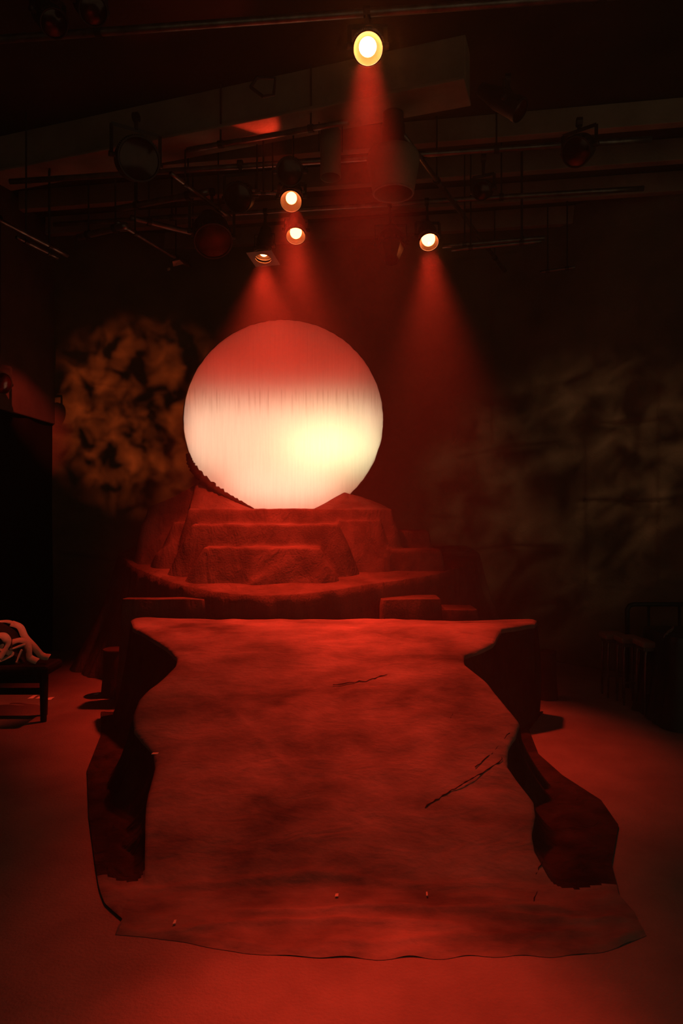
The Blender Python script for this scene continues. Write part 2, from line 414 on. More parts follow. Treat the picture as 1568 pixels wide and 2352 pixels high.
for y in rows:
    h = float(ramp(y)); ye = max(y, 3.16)
    xl, xr = float(fl(y)), float(fr_(y)); xcl, xcr = float(cl(y)), float(cr(y))
    xl = max(xl, xcl + 0.05) if y > 3.0 else xl
    t = np.linspace(0, 1, NT)
    x = xl + (xr - xl) * t
    edge = np.minimum(t, 1 - t) * (xr - xl)
    z = 0.010 + h + 0.010 * tn(x, y) * min(1, 0.3 + h * 2) + 0.003 * tn2(x, y) - 0.014 * np.exp(-edge / 0.02) * min(1, h * 4)
    topP.append(np.stack([x, np.full(NT, y), z], -1))
    for side, (xe, xo, ff, out) in enumerate(((xl, xcl, fA, leftP), (xr, xcr, fB, rightP))):
        sg = -1 if side == 0 else 1
        width = max(0.02, (xo - xe) * sg)
        foot = min(width * 0.6, 0.04 + h * 0.34 * (1 + 0.5 * float(ff(y))))
        s = np.linspace(0, 1, NS)
        a = np.clip(s / 0.6, 0, 1); c = np.clip((s - 0.6) / 0.4, 0, 1)
        off = foot * (0.06 * np.minimum(1, a * 8) + 0.94 * a ** 1.7) + (width - foot) * c
        z0 = float(z[0] if side == 0 else z[-1])
        zz = 0.012 + (z0 - 0.012) * (1 - a) ** 1.08 + 0.006 * c * (1 - c) * 4 * (1 + tn2(xe + sg * off, y))
        fold = 0.035 * h * np.sin(np.pi * np.clip(a, 0, 1)) * float(ff(y * 1.9 + 3))
        xx = xe + sg * (off + fold)
        if side == 1 and y > 5.1: xx = np.maximum(xx, xe)
        out.append(np.stack([xx, np.full(NS, y), zz], -1))
topP, leftP, rightP = map(np.array, (topP, leftP, rightP))
full = np.concatenate([leftP[:, ::-1][:, :-1], topP, rightP[:, 1:]], 1)
# bend the front hem, and wrinkle it
yf = np.interp(full[..., 0], front_x, front_y)
wgt = np.clip(1 - (full[..., 1] - YF) / 0.5, 0, 1) ** 1.5
full[..., 1] += (yf - YF) * wgt
hem = wav(31, 0.8, 5)
full[..., 1] += 0.012 * hem(full[..., 0]) * np.clip(1 - (full[..., 1] - YF) / 0.12, 0, 1)
for yc, am, sd, x0, x1 in ((3.13, 0.014, 41, -0.9, 0.9), (2.93, 0.020, 42, -0.5, 1.1), (2.84, 0.016, 43, -0.8, 0.6), (2.88, 0.018, 44, 0.5, 1.3), (2.76, 0.012, 45, -0.2, 1.1)):
    w = np.clip((full[..., 0] - x0) / 0.2, 0, 1) * np.clip((x1 - full[..., 0]) / 0.2, 0, 1)
    yy = yc + 0.035 * wav(sd, 0.3, 1.5)(full[..., 0])
    full[..., 2] += am * w * np.exp(-((full[..., 1] - yy) / 0.022) ** 2)
for (p, q, am) in (((505, 1612), (690, 1800), 0.007), ((765, 1438), (955, 1492), 0.006), ((690, 1800), (800, 1890), 0.004)):
    (ax_, ay_), (bx_, by_) = on_ramp(*p), on_ramp(*q); L_ = math.hypot(bx_ - ax_, by_ - ay_); ux, uy = (bx_ - ax_) / L_, (by_ - ay_) / L_
    al = (full[..., 0] - ax_) * ux + (full[..., 1] - ay_) * uy; ac_ = (full[..., 0] - ax_) * uy - (full[..., 1] - ay_) * ux
    full[..., 2] += am * np.exp(-(ac_ / 0.025) ** 2) * np.clip(al / 0.1, 0, 1) * np.clip((L_ - al) / 0.1, 0, 1)
edge_f = np.clip((full[..., 1] - (np.interp(full[..., 0], front_x, front_y))) / 0.03, 0, 1)
full[..., 2] -= (full[..., 2] - 0.002) * np.clip(1 - edge_f, 0, 1)
nc = full.shape[1]; hid = np.arange(full.shape[0] * nc).reshape(full.shape[0], nc)
row_y = rows[:-1]; V = full.reshape(-1, 3).tolist()
def sub_mesh(shade_split):
    fs = [(hid[i, j], hid[i, j + 1], hid[i + 1, j + 1], hid[i + 1, j]) for i, j in zip(*np.nonzero(shade_split))]
    used = sorted({q for f in fs for q in f}); mp = {q: k for k, q in enumerate(used)}
    m = MB(); m.v = [V[q] for q in used]; m.f = [tuple(mp[q] for q in f) for f in fs]; return m
rr2, cc2 = np.meshgrid(np.arange(full.shape[0] - 1), np.arange(nc - 1), indexing='ij')
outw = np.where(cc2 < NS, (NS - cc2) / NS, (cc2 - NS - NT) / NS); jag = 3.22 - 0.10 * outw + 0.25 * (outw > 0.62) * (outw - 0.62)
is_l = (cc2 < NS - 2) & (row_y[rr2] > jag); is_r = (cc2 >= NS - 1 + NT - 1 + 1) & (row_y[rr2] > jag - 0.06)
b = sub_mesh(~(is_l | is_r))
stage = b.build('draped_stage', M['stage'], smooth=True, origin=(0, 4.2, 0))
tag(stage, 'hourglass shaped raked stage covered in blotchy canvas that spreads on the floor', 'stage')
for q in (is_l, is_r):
    sk = sub_mesh(q).build('shaded_skirt', M['shade_split'], stage, smooth=True); sk['label'] = 'side of the stage cloth, coloured dark for shade'  # sides split off and coloured near black to stand for shade
# stitched seams on the cloth
def ramp_pt(px, py, up=0.02):
    x, y = on_ramp(px, py); return Vector((x, y, float(ramp(y)) + up))
def seam(pts, r, sd):
    rnd = random.Random(sd); out = []
    for (p, q) in zip(pts[:-1], pts[1:]):
        n = max(3, int(math.hypot(q[0] - p[0], q[1] - p[1]) / 7))
        for i in range(n):
            t = i / n
            out.append(ramp_pt(p[0] + (q[0] - p[0]) * t + rnd.uniform(-1.5, 1.5), p[1] + (q[1] - p[1]) * t + rnd.uniform(-1.5, 1.5), 0.012 + rnd.uniform(-.003, .002)))
    m = MB(); m.tube(out, [r * 0.55 * rnd.uniform(0.5, 1.3) for _ in out], 6)
    s = m.build('seam', M['thread'], stage); s['label'] = 'dark stitched seam'
seam([(1092, 1766), (1135, 1730), (1160, 1700), (1174, 1680)], 0.0045, 1)
seam([(975, 1858), (1050, 1812), (1110, 1778), (1150, 1752), (1155, 1740)], 0.006, 2)
seam([(765, 1576), (840, 1568), (895, 1550)], 0.005, 3)
seam([(1035, 1655), (1040, 1640), (1050, 1630)], 0.004, 4)
seam([(1245, 1985), (1228, 2020), (1236, 2040), (1225, 2075), (1215, 2090)], 0.005, 5)

# ------------------------------------------------------------------ draped platforms
def star_drape(name, mat, poly, top, base, flare, amp, seed, n=420, skirt=16, freq=(1.0, 5), center=None, topamp=0.006, hem_drop=0.0, flare_fn=None):
    poly = np.array(poly, float)
    cx, cy = center if center else poly.mean(0)
    q = np.concatenate([poly, poly[:1]]); L = np.hypot(*np.diff(q, axis=0).T); ac = np.concatenate([[0], np.cumsum(L)])
    s = np.linspace(0, ac[-1], n, endpoint=False)
    X = np.interp(s, ac, q[:, 0]); Y = np.interp(s, ac, q[:, 1])
    kk = np.ones(9) / 9
    sm = lambda a: np.convolve(np.concatenate([a[-4:], a, a[:4]]), kk, 'valid')
    X, Y = sm(X), sm(Y)
    dx = np.roll(X, -1) - np.roll(X, 1); dy = np.roll(Y, -1) - np.roll(Y, 1); l = np.hypot(dx, dy); ox, oy = dy / l, -dx / l
    if np.mean(ox * (X - cx) + oy * (Y - cy)) < 0: ox, oy = -ox, -oy
    w, w2, wt = wav(seed, *freq), wav(seed + 1, freq[0], freq[1] * 2), wav2(seed + 2, 0.7, 3)
    blend = np.clip(np.minimum(s, ac[-1] - s) / 0.3, 0, 1)
    fold = (w(s) + 0.4 * w2(s)) * blend
    ringsP = []
    for r in np.concatenate([np.linspace(0.0, 0.93, 14), [0.97, 0.99, 1.0]]):
        x = cx + (X - cx) * r; y = cy + (Y - cy) * r
        z = top(x, y) + topamp * wt(x, y) - (0.006 if r == 1.0 else 0)
        ringsP.append(np.stack([x, y, z], -1))
    zt = top(X, Y); zb = base(X, Y)
    fl_ = flare if flare_fn is None else flare_fn(X, Y)
    for t in np.linspace(0, 1, skirt + 1)[1:]:
        o = 0.012 + fl_ * t ** 1.6 + amp * fold * t ** 0.8
        x = X + ox * o; y = Y + oy * o
        z = zt * (1 - t) + zb * t - 0.012 * (t < 0.1) + hem_drop * t
        ringsP.append(np.stack([x, y, z], -1))
    P = np.array(ringsP); P = np.concatenate([P, P[:, :1]], 1)
    m = MB(); m.grid(P)
    c = (cx, cy, float(np.min(zb)))
    return m.build(name, mat, smooth=True, origin=c)

tier_h = lambda x, y: 1.0 + 0.14 * (np.asarray(y) - 5.95)
def on_tier(px, py):
    y = (1.0 * 0 + (0.75 + 0.833) * FPX) / (py - HOR + 0.14 * FPX); return (px - CX) * y / FPX, y
front = [on_tier(*p) for p in [(286, 1284), (300, 1298), (335, 1315), (380, 1332), (430, 1347), (500, 1360), (600, 1366), (700, 1363), (780, 1353), (850, 1342), (920, 1331), (1000, 1318), (1062, 1303), (1088, 1284)]]
poly = front + [(1.55, 7.6), (1.5, 8.05), (-2.45, 8.05), (-2.5, 7.6)]
zero = lambda x, y: np.zeros_like(np.asarray(x)) + 0.005
tier = star_drape('round_tier', M['tier'], poly, tier_h, zero, 0.30, 0.07, 51, n=600, center=(-0.45, 7.3),
                  flare_fn=lambda X, Y: 0.07 + 0.34 * np.clip((Y - 6.4) / 0.9, 0, 1) * (Y < 8.0) * np.clip((np.abs(X + 0.45) - 0.8), 0, 1))
tag(tier, 'wide round fronted platform draped in cloth, between stage and top block', 'platform')

# lower side steps standing against the round platform
def draped_box(name, x0, x1, y0, y1, H, base, flare, amp, seed, label, cat, mat='tier', group=None, freq=(1, 5), ch=0.03):
    poly = [(x0 + ch, y0), (x1 - ch, y0), (x1, y0 + ch), (x1, y1), (x0, y1), (x0, y0 + ch)]
    pts = []
    for p, q in zip(poly, poly[1:] + poly[:1]):
        for i in range(6): pts.append((p[0] + (q[0] - p[0]) * i / 6, p[1] + (q[1] - p[1]) * i / 6))
    o = star_drape(name, M[mat], pts, lambda x, y: np.zeros_like(x) + H, lambda x, y: np.zeros_like(x) + base, flare, amp, seed, n=260, freq=freq)
    return tag(o, label, cat, group)
draped_box('draped_step', -1.95, -1.20, 6.03, 6.21, 0.935, 0.005, 0.06, 0.05, 61, 'low cloth covered step under the platform rim, toward the bench', 'step')
draped_box('draped_step', 0.36, 0.90, 6.17, 6.50, 0.915, 0.005, 0.12, 0.06, 64, 'cloth covered step beside the platform, upper of the two near the stools', 'step')
draped_box('draped_step', 0.86, 1.26, 6.30, 6.66, 0.80, 0.005, 0.12, 0.06, 67, 'cloth covered step beside the platform, lower of the two near the stools', 'step')

# top block with its front and side steps: one cloth over boxes
def d_rect(x, y, x0, x1, y0, y1, r=0.0):
    dx = np.maximum(np.maximum(x0 - x, x - x1), 0); dy = np.maximum(np.maximum(y0 - y, y - y1), 0)
    return np.hypot(dx, dy)
gx = np.arange(-2.55, 1.35, 0.0115); gy = np.concatenate([np.arange(6.12, 7.35, 0.0085), np.arange(7.36, 8.1, 0.05)])
GX, GY = np.meshgrid(gx, gy)
# x0, x1, y0, y1, height, slope in front, slope at the sides, fold size
boxes = [(-1.55, 0.50, 6.98, 8.05, 1.735, 4.2, 3.4, 0.8), (-2.06, -1.4, 7.30, 8.05, 1.735, 3.0, 3.4, 1.6), (-1.44, -0.05, 6.66, 7.1, 1.585, 4.2, 2.0, 0.6), (-1.27, -0.22, 6.40, 6.8, 1.375, 3.0, 1.7, 0.6),
         (-0.02, 0.38, 6.93, 7.1, 1.62, 2.5, 2.4, 0.4), (-1.72, -1.45, 7.06, 7.3, 1.60, 2.6, 2.2, 1.5)]
side = [(0.5, 0.90, 7.08, 7.6, 1.505, 6.0, 5.0, 0.3), (0.46, 0.99, 6.82, 7.4, 1.330, 6.0, 5.0, 0.4)]
fa, fb, fc = wav2(71, 0.9, 2.2), wav2(72, 2.0, 5.0), wav2(73, 5, 10)
KS = 55.0; acc_z = np.zeros(GX.shape); KREF = 1.0
for (x0, x1, y0, y1, H, sl, sls, fs_) in boxes + side:
    dx = np.maximum(np.maximum(x0 - GX, GX - x1), 0) * sls; dy = np.maximum(np.maximum(y0 - GY, GY - y1), 0) * sl
    dd = np.hypot(dx, dy)
    drop = np.clip(dd, 0, 1)
    cross = GX * 1.0 + 0.9 * drop + 0.25 * GY          # folds run slantwise down the cloth
    fold = 0.075 * fa(cross * 1.5, drop * 0.25) + 0.045 * fb(cross, drop * 0.3)
    z = H - np.clip(dd - 0.03, 0, 9) + np.clip(drop * 1.4 - 0.12, 0, 0.5) * fold * 2.2 * fs_
    acc_z += np.exp(KS * (z - KREF))
Z = KREF + np.log(acc_z + 1e-30) / KS - 0.004
Z += 0.004 * fb(GX, GY) + 0.002 * fc(GX, GY)
lm = np.interp(GX, [-2.12, -1.8, -1.53, -1.25, -0.95], [0, 0.13, 0.27, 0.16, 0]) + np.interp(GX, [-0.3, 0.03, 0.22, 0.53], [0, 0.17, 0.13, 0])
rise = np.clip((GY - 7.0) / 0.28, 0, 1) ** 1.1 * (Z > 1.70)
Z += lm * rise
base = tier_h(GX, GY)
keep = Z > base - 0.05
ids = -np.ones(GX.shape, int); ids[keep] = np.arange(keep.sum())
m = MB(); m.v = np.stack([GX[keep], GY[keep], Z[keep]], -1).tolist()
r, c = GX.shape
K = keep[:-1, :-1] & keep[1:, :-1] & keep[:-1, 1:] & keep[1:, 1:]
for i, j in zip(*np.nonzero(K)):
    m.f.append((ids[i, j], ids[i, j + 1], ids[i + 1, j + 1], ids[i + 1, j]))
blk = m.build('stepped_block', M['drape'], smooth=True, origin=(-0.6, 7.3, 1.15))
tag(blk, 'tall stepped block under folded cloth, carrying the glowing disc', 'platform')

# ------------------------------------------------------------------ the glowing sun disc
disc = thing('sun_disc', (DISC_C.x, DISC_Y, DISC_C.z - DISC_R), 'huge round cloth screen glowing yellow and red, standing on the block', 'stage screen')
n = 220; rr = wav(81, 3, 12)
m = MB(); vs = [tuple(DISC_C)]; fs = []
for ring, fr2 in enumerate((0.35, 0.7, 0.93, 1.0)):
    for i in range(n):
        t = 2 * math.pi * i / n
        R = DISC_R * fr2 * (1 + (0.0022 * float(rr(t / 6.2832 * 6)) if fr2 == 1.0 else 0))
        vs.append((DISC_C.x + R * math.cos(t), DISC_Y, DISC_C.z + R * 1.0 * math.sin(t)))
for i in range(n):
    fs.append((0, 1 + i, 1 + (i + 1) % n))
    for q in range(3):
        a, e = 1 + q * n, 1 + (q + 1) * n
        fs.append((a + i, e + i, e + (i + 1) % n, a + (i + 1) % n))
m.add(vs, fs)
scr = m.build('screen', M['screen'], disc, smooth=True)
m = MB(); m.tube([(DISC_C.x + (DISC_R + 0.004) * math.cos(2 * math.pi * i / 160), DISC_Y + 0.02, DISC_C.z + (DISC_R + 0.004) * math.sin(2 * math.pi * i / 160)) for i in range(160)], 0.010, 8, True)
m.build('hoop', M['drape'], disc, smooth=True)
m = MB(); m.lathe([(DISC_R * 0.985, 0.03), (DISC_R * 0.985, 0.72), (0.001, 0.73)], DISC_C + Vector((0, 0, 0)), (0, 1, 0), 96)
m.build('added_spill_shroud', M['added_shroud'], disc, smooth=False)  # unseen drum added to keep the disc lamps' spill off the wall
for sx_ in (-0.62, 0.62):
    m = MB(); m.bar((DISC_C.x + sx_, DISC_Y + 0.05, 1.70), (DISC_C.x + sx_, DISC_Y + 0.05, DISC_C.z - 0.86), 0.05, 0.05)
    m.build('foot', M['wood'], disc)

# rolled cloth along the lower rim
pts = [at(x, y, 7.27) for x, y in [(431, 1042), (436, 1062), (448, 1082), (466, 1102), (492, 1123), (522, 1142), (552, 1156), (582, 1170)]]
dense = []
for i in range(len(pts) - 1):
    for q in range(6): dense.append(pts[i].lerp(pts[i + 1], q / 6))
dense.append(pts[-1]); rw = wav(83, 3, 14)
m = MB(); m.tube(dense, [0.014 + 0.034 * math.sin(math.pi * min(1, 0.08 + i / len(dense) * 0.95)) * (1 + 0.35 * float(rw(i / 20))) for i in range(len(dense))], 12)
tag(m.build('rolled_cloth', M['darkcloth'], smooth=True, origin=pts[-1]), 'rolled dark cloth along the lower rim of the glowing disc', 'cloth')

# ------------------------------------------------------------------ lighting grid: pipes
PIPE_N = 0
def pipe(p, q, r, label, hang=True, mat='pipe', name='pipe', group='pipes of the lighting grid'):
    p, q = Vector(p), Vector(q)
    t = thing(name, (p + q) / 2, label, 'pipe', group)
    m = MB(); m.tube([p.lerp(q, i / 12) for i in range(13)], r, 12); m.build('tube', M[mat], t, smooth=True)
    if hang:
        for s_ in (0.22, 0.78):
            c = p.lerp(q, s_)
            m = MB(); m.tube([c + Vector((0, 0, r * 0.6)), (c.x, c.y, TOP)], 0.008, 6)
            m.tube([c + (q - p).normalized() * x for x in (-0.02, 0.02)], r * 1.35, 12)
            m.build('hanger', M['black'], t)
    return t
GH = 4.6
row = lambda y0, sl, x: (x, y0 + sl * x, GH)
pipe(row(3.95, -.10, -2.6), row(3.95, -.10, 2.6), 0.024, 'steel pipe carrying the brightest red lamp')
pipe(row(5.60, -.13, -2.9), row(5.60, -.13, 2.4), 0.024, 'steel pipe across the grid carrying the large tapered lamp')
pipe(row(6.48, -.14, -2.9), row(6.48, -.14, 2.7), 0.024, 'steel pipe farthest back, carrying four lamps in a row')
pipe(at_height(430, 345, 4.62), at_height(800, 280, 4.62), 0.022, 'steel pipe with a red glint just below the ceiling beam')
pipe(at_height(1016, 566, 4.24), at_height(1252, 546, 4.24), 0.022, 'upper of two short pipes beside the lamp over the block', True)
pipe(at_height(1036, 574, 4.19), at_height(1244, 554, 4.19), 0.018, 'lower of two short pipes beside the lamp over the block', True)
pipe(at_height(-60, 475, 4.05), at_height(155, 587, 4.05), 0.020, 'long pipe running back above the bulkhead', True)
pipe(at_height(38, 545, 4.0), at_height(132, 592, 4.0), 0.016, 'short thin pipe under the pipe above the bulkhead', True)
pipe(at_height(392, 398, 4.45), at_height(528, 499, 4.45), 0.018, 'pipe slanting back above the amber patterned wall', True)
pipe(at_height(268, 510, 4.3), at_height(436, 612, 4.3), 0.020, 'pipe with a red glint slanting down toward scraps of gel', True)
pipe(at_height(925, 310, 4.55), at_height(1172, 640, 4.55), 0.022, 'dark pipe running back beside the large tapered lamp', True)
pipe(at_height(576, 438, 4.35), at_height(640, 446, 4.35), 0.014, 'short rod beside the upper of two stacked red lamps', True)
pipe(at_height(578, 445, 4.28), at_height(700, 441, 4.28), 0.010, 'thin rod tipped with a glint beside the stacked lamps', True)
pipe(at_height(180, 545, 4.25), at_height(290, 518, 4.25), 0.03, 'thick dark pipe over the wall corner', True)
pipe(at_height(1240, 625, 4.2), at_height(1320, 614, 4.2), 0.014, 'small faint pipe over the dark turning wall', True)
pipe(at_height(300, 500, 4.5), at_height(480, 545, 4.5), 0.028, 'dark bar crossing in front of the ceiling boards', True)
pipe(at_height(270, 480, 4.55), at_height(480, 440, 4.55), 0.03, 'dark bar above the crossing bar', True)

# ------------------------------------------------------------------ lamps
def stage_lamp(px, py, y, tilt, yaw, r, label, lit=None, frame=False, pipe_at=None, power=0, cone=40, blend=0.6, target=None, length=3.6, nose=0.0, group='lamps on the grid', vol=1.0, reach=None, bulb=0.5):
    c = at(px, py, y)
    tl, yw = math.radians(tilt), math.radians(yaw)
    d = Vector((math.sin(yw) * math.cos(tl), -math.cos(yw) * math.cos(tl), -math.sin(tl)))
    t = thing('stage_lamp', c, label, 'stage lamp', group)
    Ln = r * length
    m = MB()
    m.lathe([(r * 1.0, 0.0), (r * 1.08, 0.0), (r * 1.08, -0.03), (r * 1.02, -0.035), (r * 1.02, -Ln * 0.55), (r * 0.72, -Ln * 0.85), (r * 0.62, -Ln), (r * 0.2, -Ln * 1.03)], c, d, 36, cap1=True)
    m.lathe([(r * 0.985, 0.0), (r * 0.985, -Ln * 0.5)], c, d, 36)
    can_o = m.build('can', M['black'], t, smooth=False)
    if nose:
        m = MB(); m.lathe([(r * 1.0, 0), (r * 0.98, 0.01), (r * 0.62, nose), (r * 0.58, nose), (r * 0.9, 0.01)], c, d, 8)
        m.build('snout', M['black'], t)
    # cooling ribs near the front ring
    m = MB()
    u = d.cross(Vector((0, 0, 1)))
    if u.length < 0.05: u = Vector((1, 0, 0))
    u.normalize(); w = u.cross(d).normalized()
    for i in range(26):
        a = math.radians(20 + 140 * i / 25)
        p = c + (u * math.cos(a) + w * math.sin(a)) * r * 1.10
        m.bar(p - d * 0.012, p - d * 0.05, 0.006, 0.012, (u * math.cos(a) + w * math.sin(a)))
    m.build('cooling_ribs', M['steel' if lit else 'black'], can_o)
    # reflector, lens and bulb
    m = MB(); m.lathe([(r * 0.97, -0.012), (r * 0.86, -r * 0.45), (r * 0.62, -r * 0.95), (r * 0.3, -r * 1.3), (r * 0.12, -r * 1.4)], c, d, 36, cap1=True)
    refl_o = m.build('reflector', M['reflector'] if lit else M['black'], t, smooth=True)
    m = MB(); m.lathe([(r * 0.98, -0.006), (r * 0.7, 0.004), (r * 0.35, 0.010), (0.001, 0.012)], c, d, 36)
    m.build('lens', M['lens'], t, smooth=True)
    if lit:
        q = c - d * r * 0.75
        m = MB(); rb = r * bulb
        m.lathe([(rb * math.sin(math.pi * i / 12) + 0.0005, -rb * 1.25 * math.cos(math.pi * i / 12)) for i in range(13)], q, d, 20)
        m.build('bulb', M[lit], refl_o, smooth=True)
    if frame:
        m = MB(); s_ = r * 1.55
        ring = 32; outer = []; inner = []
        for i in range(ring):
            a = 2 * math.pi * i / ring
            k_ = s_ / max(abs(math.cos(a)), abs(math.sin(a)))
            outer.append(c + d * 0.03 + (u * math.cos(a) + w * math.sin(a)) * k_)
            inner.append(c + d * 0.03 + (u * math.cos(a) + w * math.sin(a)) * r * 0.93)
        o2 = [p - d * 0.006 for p in outer]; i2 = [p - d * 0.006 for p in inner]
        fs = []
        for i in range(ring):
            j = (i + 1) % ring
            fs += [(i, j, ring + j, ring + i), (2 * ring + j, 2 * ring + i, 3 * ring + i, 3 * ring + j), (j, i, 2 * ring + i, 2 * ring + j), (ring + i, ring + j, 3 * ring + j, 3 * ring + i)]
        m.add(outer + inner + o2 + i2, fs); m.build('gel_frame', M['gelframe'], t)
    # yoke and clamp up to its pipe
    mid = c - d * Ln * 0.32
    side_a, side_b = mid + u * r * 1.25, mid - u * r * 1.25
    tp = Vector(pipe_at) if pipe_at is not None else Vector((mid.x, mid.y, GH))
    if tp.z < mid.z + r * 1.8: tp.z = mid.z + r * 1.8
    up = Vector((tp.x - mid.x, tp.y - mid.y, tp.z - mid.z)).normalized()
    yk = mid + up * min(r * 1.7, (tp - mid).length * 0.7)
    m = MB(); m.bar(side_a, yk + u * r * 1.25, 0.025, 0.006, d); m.bar(side_b, yk - u * r * 1.25, 0.025, 0.006, d)
    m.bar(yk + u * r * 1.26, yk - u * r * 1.26, 0.025, 0.006, d); yoke_o = m.build('yoke', M['black'], t)
    for s_ in (side_a, side_b):
        m = MB(); sg = (s_ - mid).normalized(); m.lathe([(0.016, -0.03), (0.02, 0.004), (0.018, 0.018), (0.004, 0.02)], s_, sg, 12, cap1=True); m.build('knob', M['black'], yoke_o, smooth=True)
    m = MB(); m.bar(yk, tp, 0.03, 0.02, u); m.lathe([(0.03, -0.02), (0.034, -0.02), (0.034, 0.02), (0.03, 0.02)], tp, (1, -.13, 0), 14)
    m.build('clamp', M['black'], t)
    if power:
        tg = Vector(target) if target is not None else c + d * 3
        spot('lamp_beam', c + (tg - c).normalized() * 0.05, tg, power, cone, blend, RED, r * 0.9, vol)
    return t, c, d

M['gelframe'] = surf('gel_frame_paint', (0.2, 0.17, 0.15), (0.3, 0.26, 0.23), 8, 0.7, 0.1)
on_row = lambda y0, sl, px, y: row(y0, sl, (px - CX) * y / FPX)
stage_lamp(845, 112, 3.80, 42, 0, 0.082, 'brightest red lamp, high above the stage and nearest of all', 'bulb_hot', pipe_at=on_row(3.95, -.10, 845, 3.8), power=1080, cone=27, blend=1.0, target=(0.08, 2.15, 0), vol=1.4, bulb=0.60)
stage_lamp(668, 463, 5.40, 47, 0, 0.085, 'lit red lamp, upper of the two stacked in one beam', 'bulb', pipe_at=on_row(5.6, -.13, 668, 5.4), power=620, cone=40, blend=1.0, target=(-0.1, 3.3, 0.2), vol=1.5, bulb=0.52)
stage_lamp(679, 543, 6.30, 56, 2, 0.088, 'lit red lamp, lower of the two stacked in one beam', 'bulb', pipe_at=on_row(6.48, -.14, 679, 6.3), power=620, cone=52, blend=1.0, target=(-0.30, 5.2, 0.5), vol=2.6, bulb=0.62)
stage_lamp(605, 588, 6.45, 78, -15, 0.080, 'dim red lamp pointing down through a square plate', 'bulb_dim', frame=True, pipe_at=on_row(6.48, -.14, 606, 6.45), power=1350, cone=70, blend=1.0, target=(-0.68, 6.5, 1.0), vol=0.8, bulb=0.60)
stage_lamp(985, 557, 6.20, 52, 3, 0.087, 'lit red lamp hanging alone over the dark wall side', 'bulb', pipe_at=on_row(6.48, -.14, 985, 6.2), power=900, cone=47, blend=1.0, target=(0.80, 5.15, 0.4), vol=3.0, bulb=0.72)
stage_lamp(898, 572, 6.22, 62, -4, 0.115, 'dark unlit lamp with a tapered snout beside the lone red lamp', None, pipe_at=on_row(6.48, -.14, 898, 6.22), nose=0.14, length=2.2)
stage_lamp(665, 395, 5.25, 30, 0, 0.095, 'dark unlit lamp with a glinting rim above the stacked red lamps', None, pipe_at=on_row(5.6, -.13, 665, 5.25), length=2.2)
stage_lamp(490, 555, 6.1, 50, 20, 0.16, 'large dark unlit lamp above the amber patterned wall', None, length=2.4)
stage_lamp(545, 455, 5.6, 30, -10, 0.11, 'dark unlit lamp between slanting pipe and stacked lamps', None, length=2.4)
stage_lamp(320, 365, 4.9, 20, 30, 0.14, 'dark unlit lamp hanging just under the ceiling beam', None, length=2.4)
stage_lamp(1105, 438, 5.5, 25, -25, 0.07, 'faint unlit round lamp behind the large tapered lamp', None)
stage_lamp(1322, 350, 5.0, 35, -40, 0.10, 'unlit lamp with one red lit edge, high over the stools', None, length=2.6)
stage_lamp(1195, 255, 4.5, 40, 60, 0.07, 'slim unlit lamp tilted across, over the dark turning wall', None, length=5.0)
stage_lamp(215, 25, 3.6, 45, 40, 0.07, 'unlit lamp at the very top above the ceiling beam', None, length=4.0)
stage_lamp(125, 55, 3.7, 45, 50, 0.07, 'faint unlit lamp in the top corner of the grid', None, length=4.0)
stage_lamp(6, 880, 6.7, 10, 60, 0.10, 'round dark lamp fixed before the bulkhead', None, length=1.8)

lk = at(668, 400, 5.62)
spot('lamp_leak', lk, at(575, 325, 5.2) + Vector((0, 0, 0.2)), 26, 50, 0.6, (1, 0.05, 0.018), 0.03, 0.3)

# the large tapered lamp and its slim neighbour
c = at(903, 444, 5.15); ax = Vector((0, -0.05, -1)).normalized()
t = thing('scoop_lamp', c, 'large tapered drum lamp on a thick dark post, above the disc', 'stage lamp', 'lamps on the grid')
m = MB(); m.lathe([(0.149, 0.0), (0.155, 0.0), (0.160, -0.03), (0.185, -0.16), (0.200, -0.25), (0.19, -0.30), (0.10, -0.34), (0.02, -0.345)], c, ax, 40, cap1=True)
m.lathe([(0.149, 0.0), (0.152, -0.03), (0.178, -0.16), (0.19, -0.24), (0.09, -0.30), (0.01, -0.31)], c, ax, 40); m.build('drum', M['beam'], t, smooth=True)
m = MB(); m.tube([c + Vector((0.149 * math.cos(q * math.pi / 20), 0.149 * math.sin(q * math.pi / 20), 0)) for q in range(40)], 0.008, 8, True); m.build('rim', M['gelframe'], t, smooth=True)
m = MB(); p0 = c - ax * 0.32; m.lathe([(0.09, 0), (0.09, -0.2), (0.08, -0.22), (0.08, -0.55)], p0, ax, 24); m.build('post', M['black'], t, smooth=True)
c = at(759, 408, 5.3)
t = thing('tube_lamp', c, 'slim open tube lamp hanging straight down beside the tapered drum lamp', 'stage lamp', 'lamps on the grid')
m = MB(); m.lathe([(0.076, 0), (0.080, 0), (0.080, -0.36), (0.05, -0.40), (0.01, -0.405)], c, (0, -0.04, -1), 32, cap1=True)
m.lathe([(0.076, 0), (0.076, -0.34), (0.01, -0.36)], c, (0, -0.04, -1), 32); m.build('tube', M['beam'], t, smooth=True)
m = MB(); m.bar(c + Vector((-0.09, 0, 0.2)), c + Vector((-0.09, 0, 0.48)), 0.02, 0.006); m.bar(c + Vector((0.09, 0, 0.2)), c + Vector((0.09, 0, 0.48)), 0.02, 0.006)
m.bar(c + Vector((-0.09, 0, 0.48)), c + Vector((0.09, 0, 0.48)), 0.02, 0.006); m.bar(c + Vector((0, 0, 0.48)), Vector((c.x, c.y + 0.2, TOP)), 0.02, 0.02); m.build('yoke', M['black'], t)

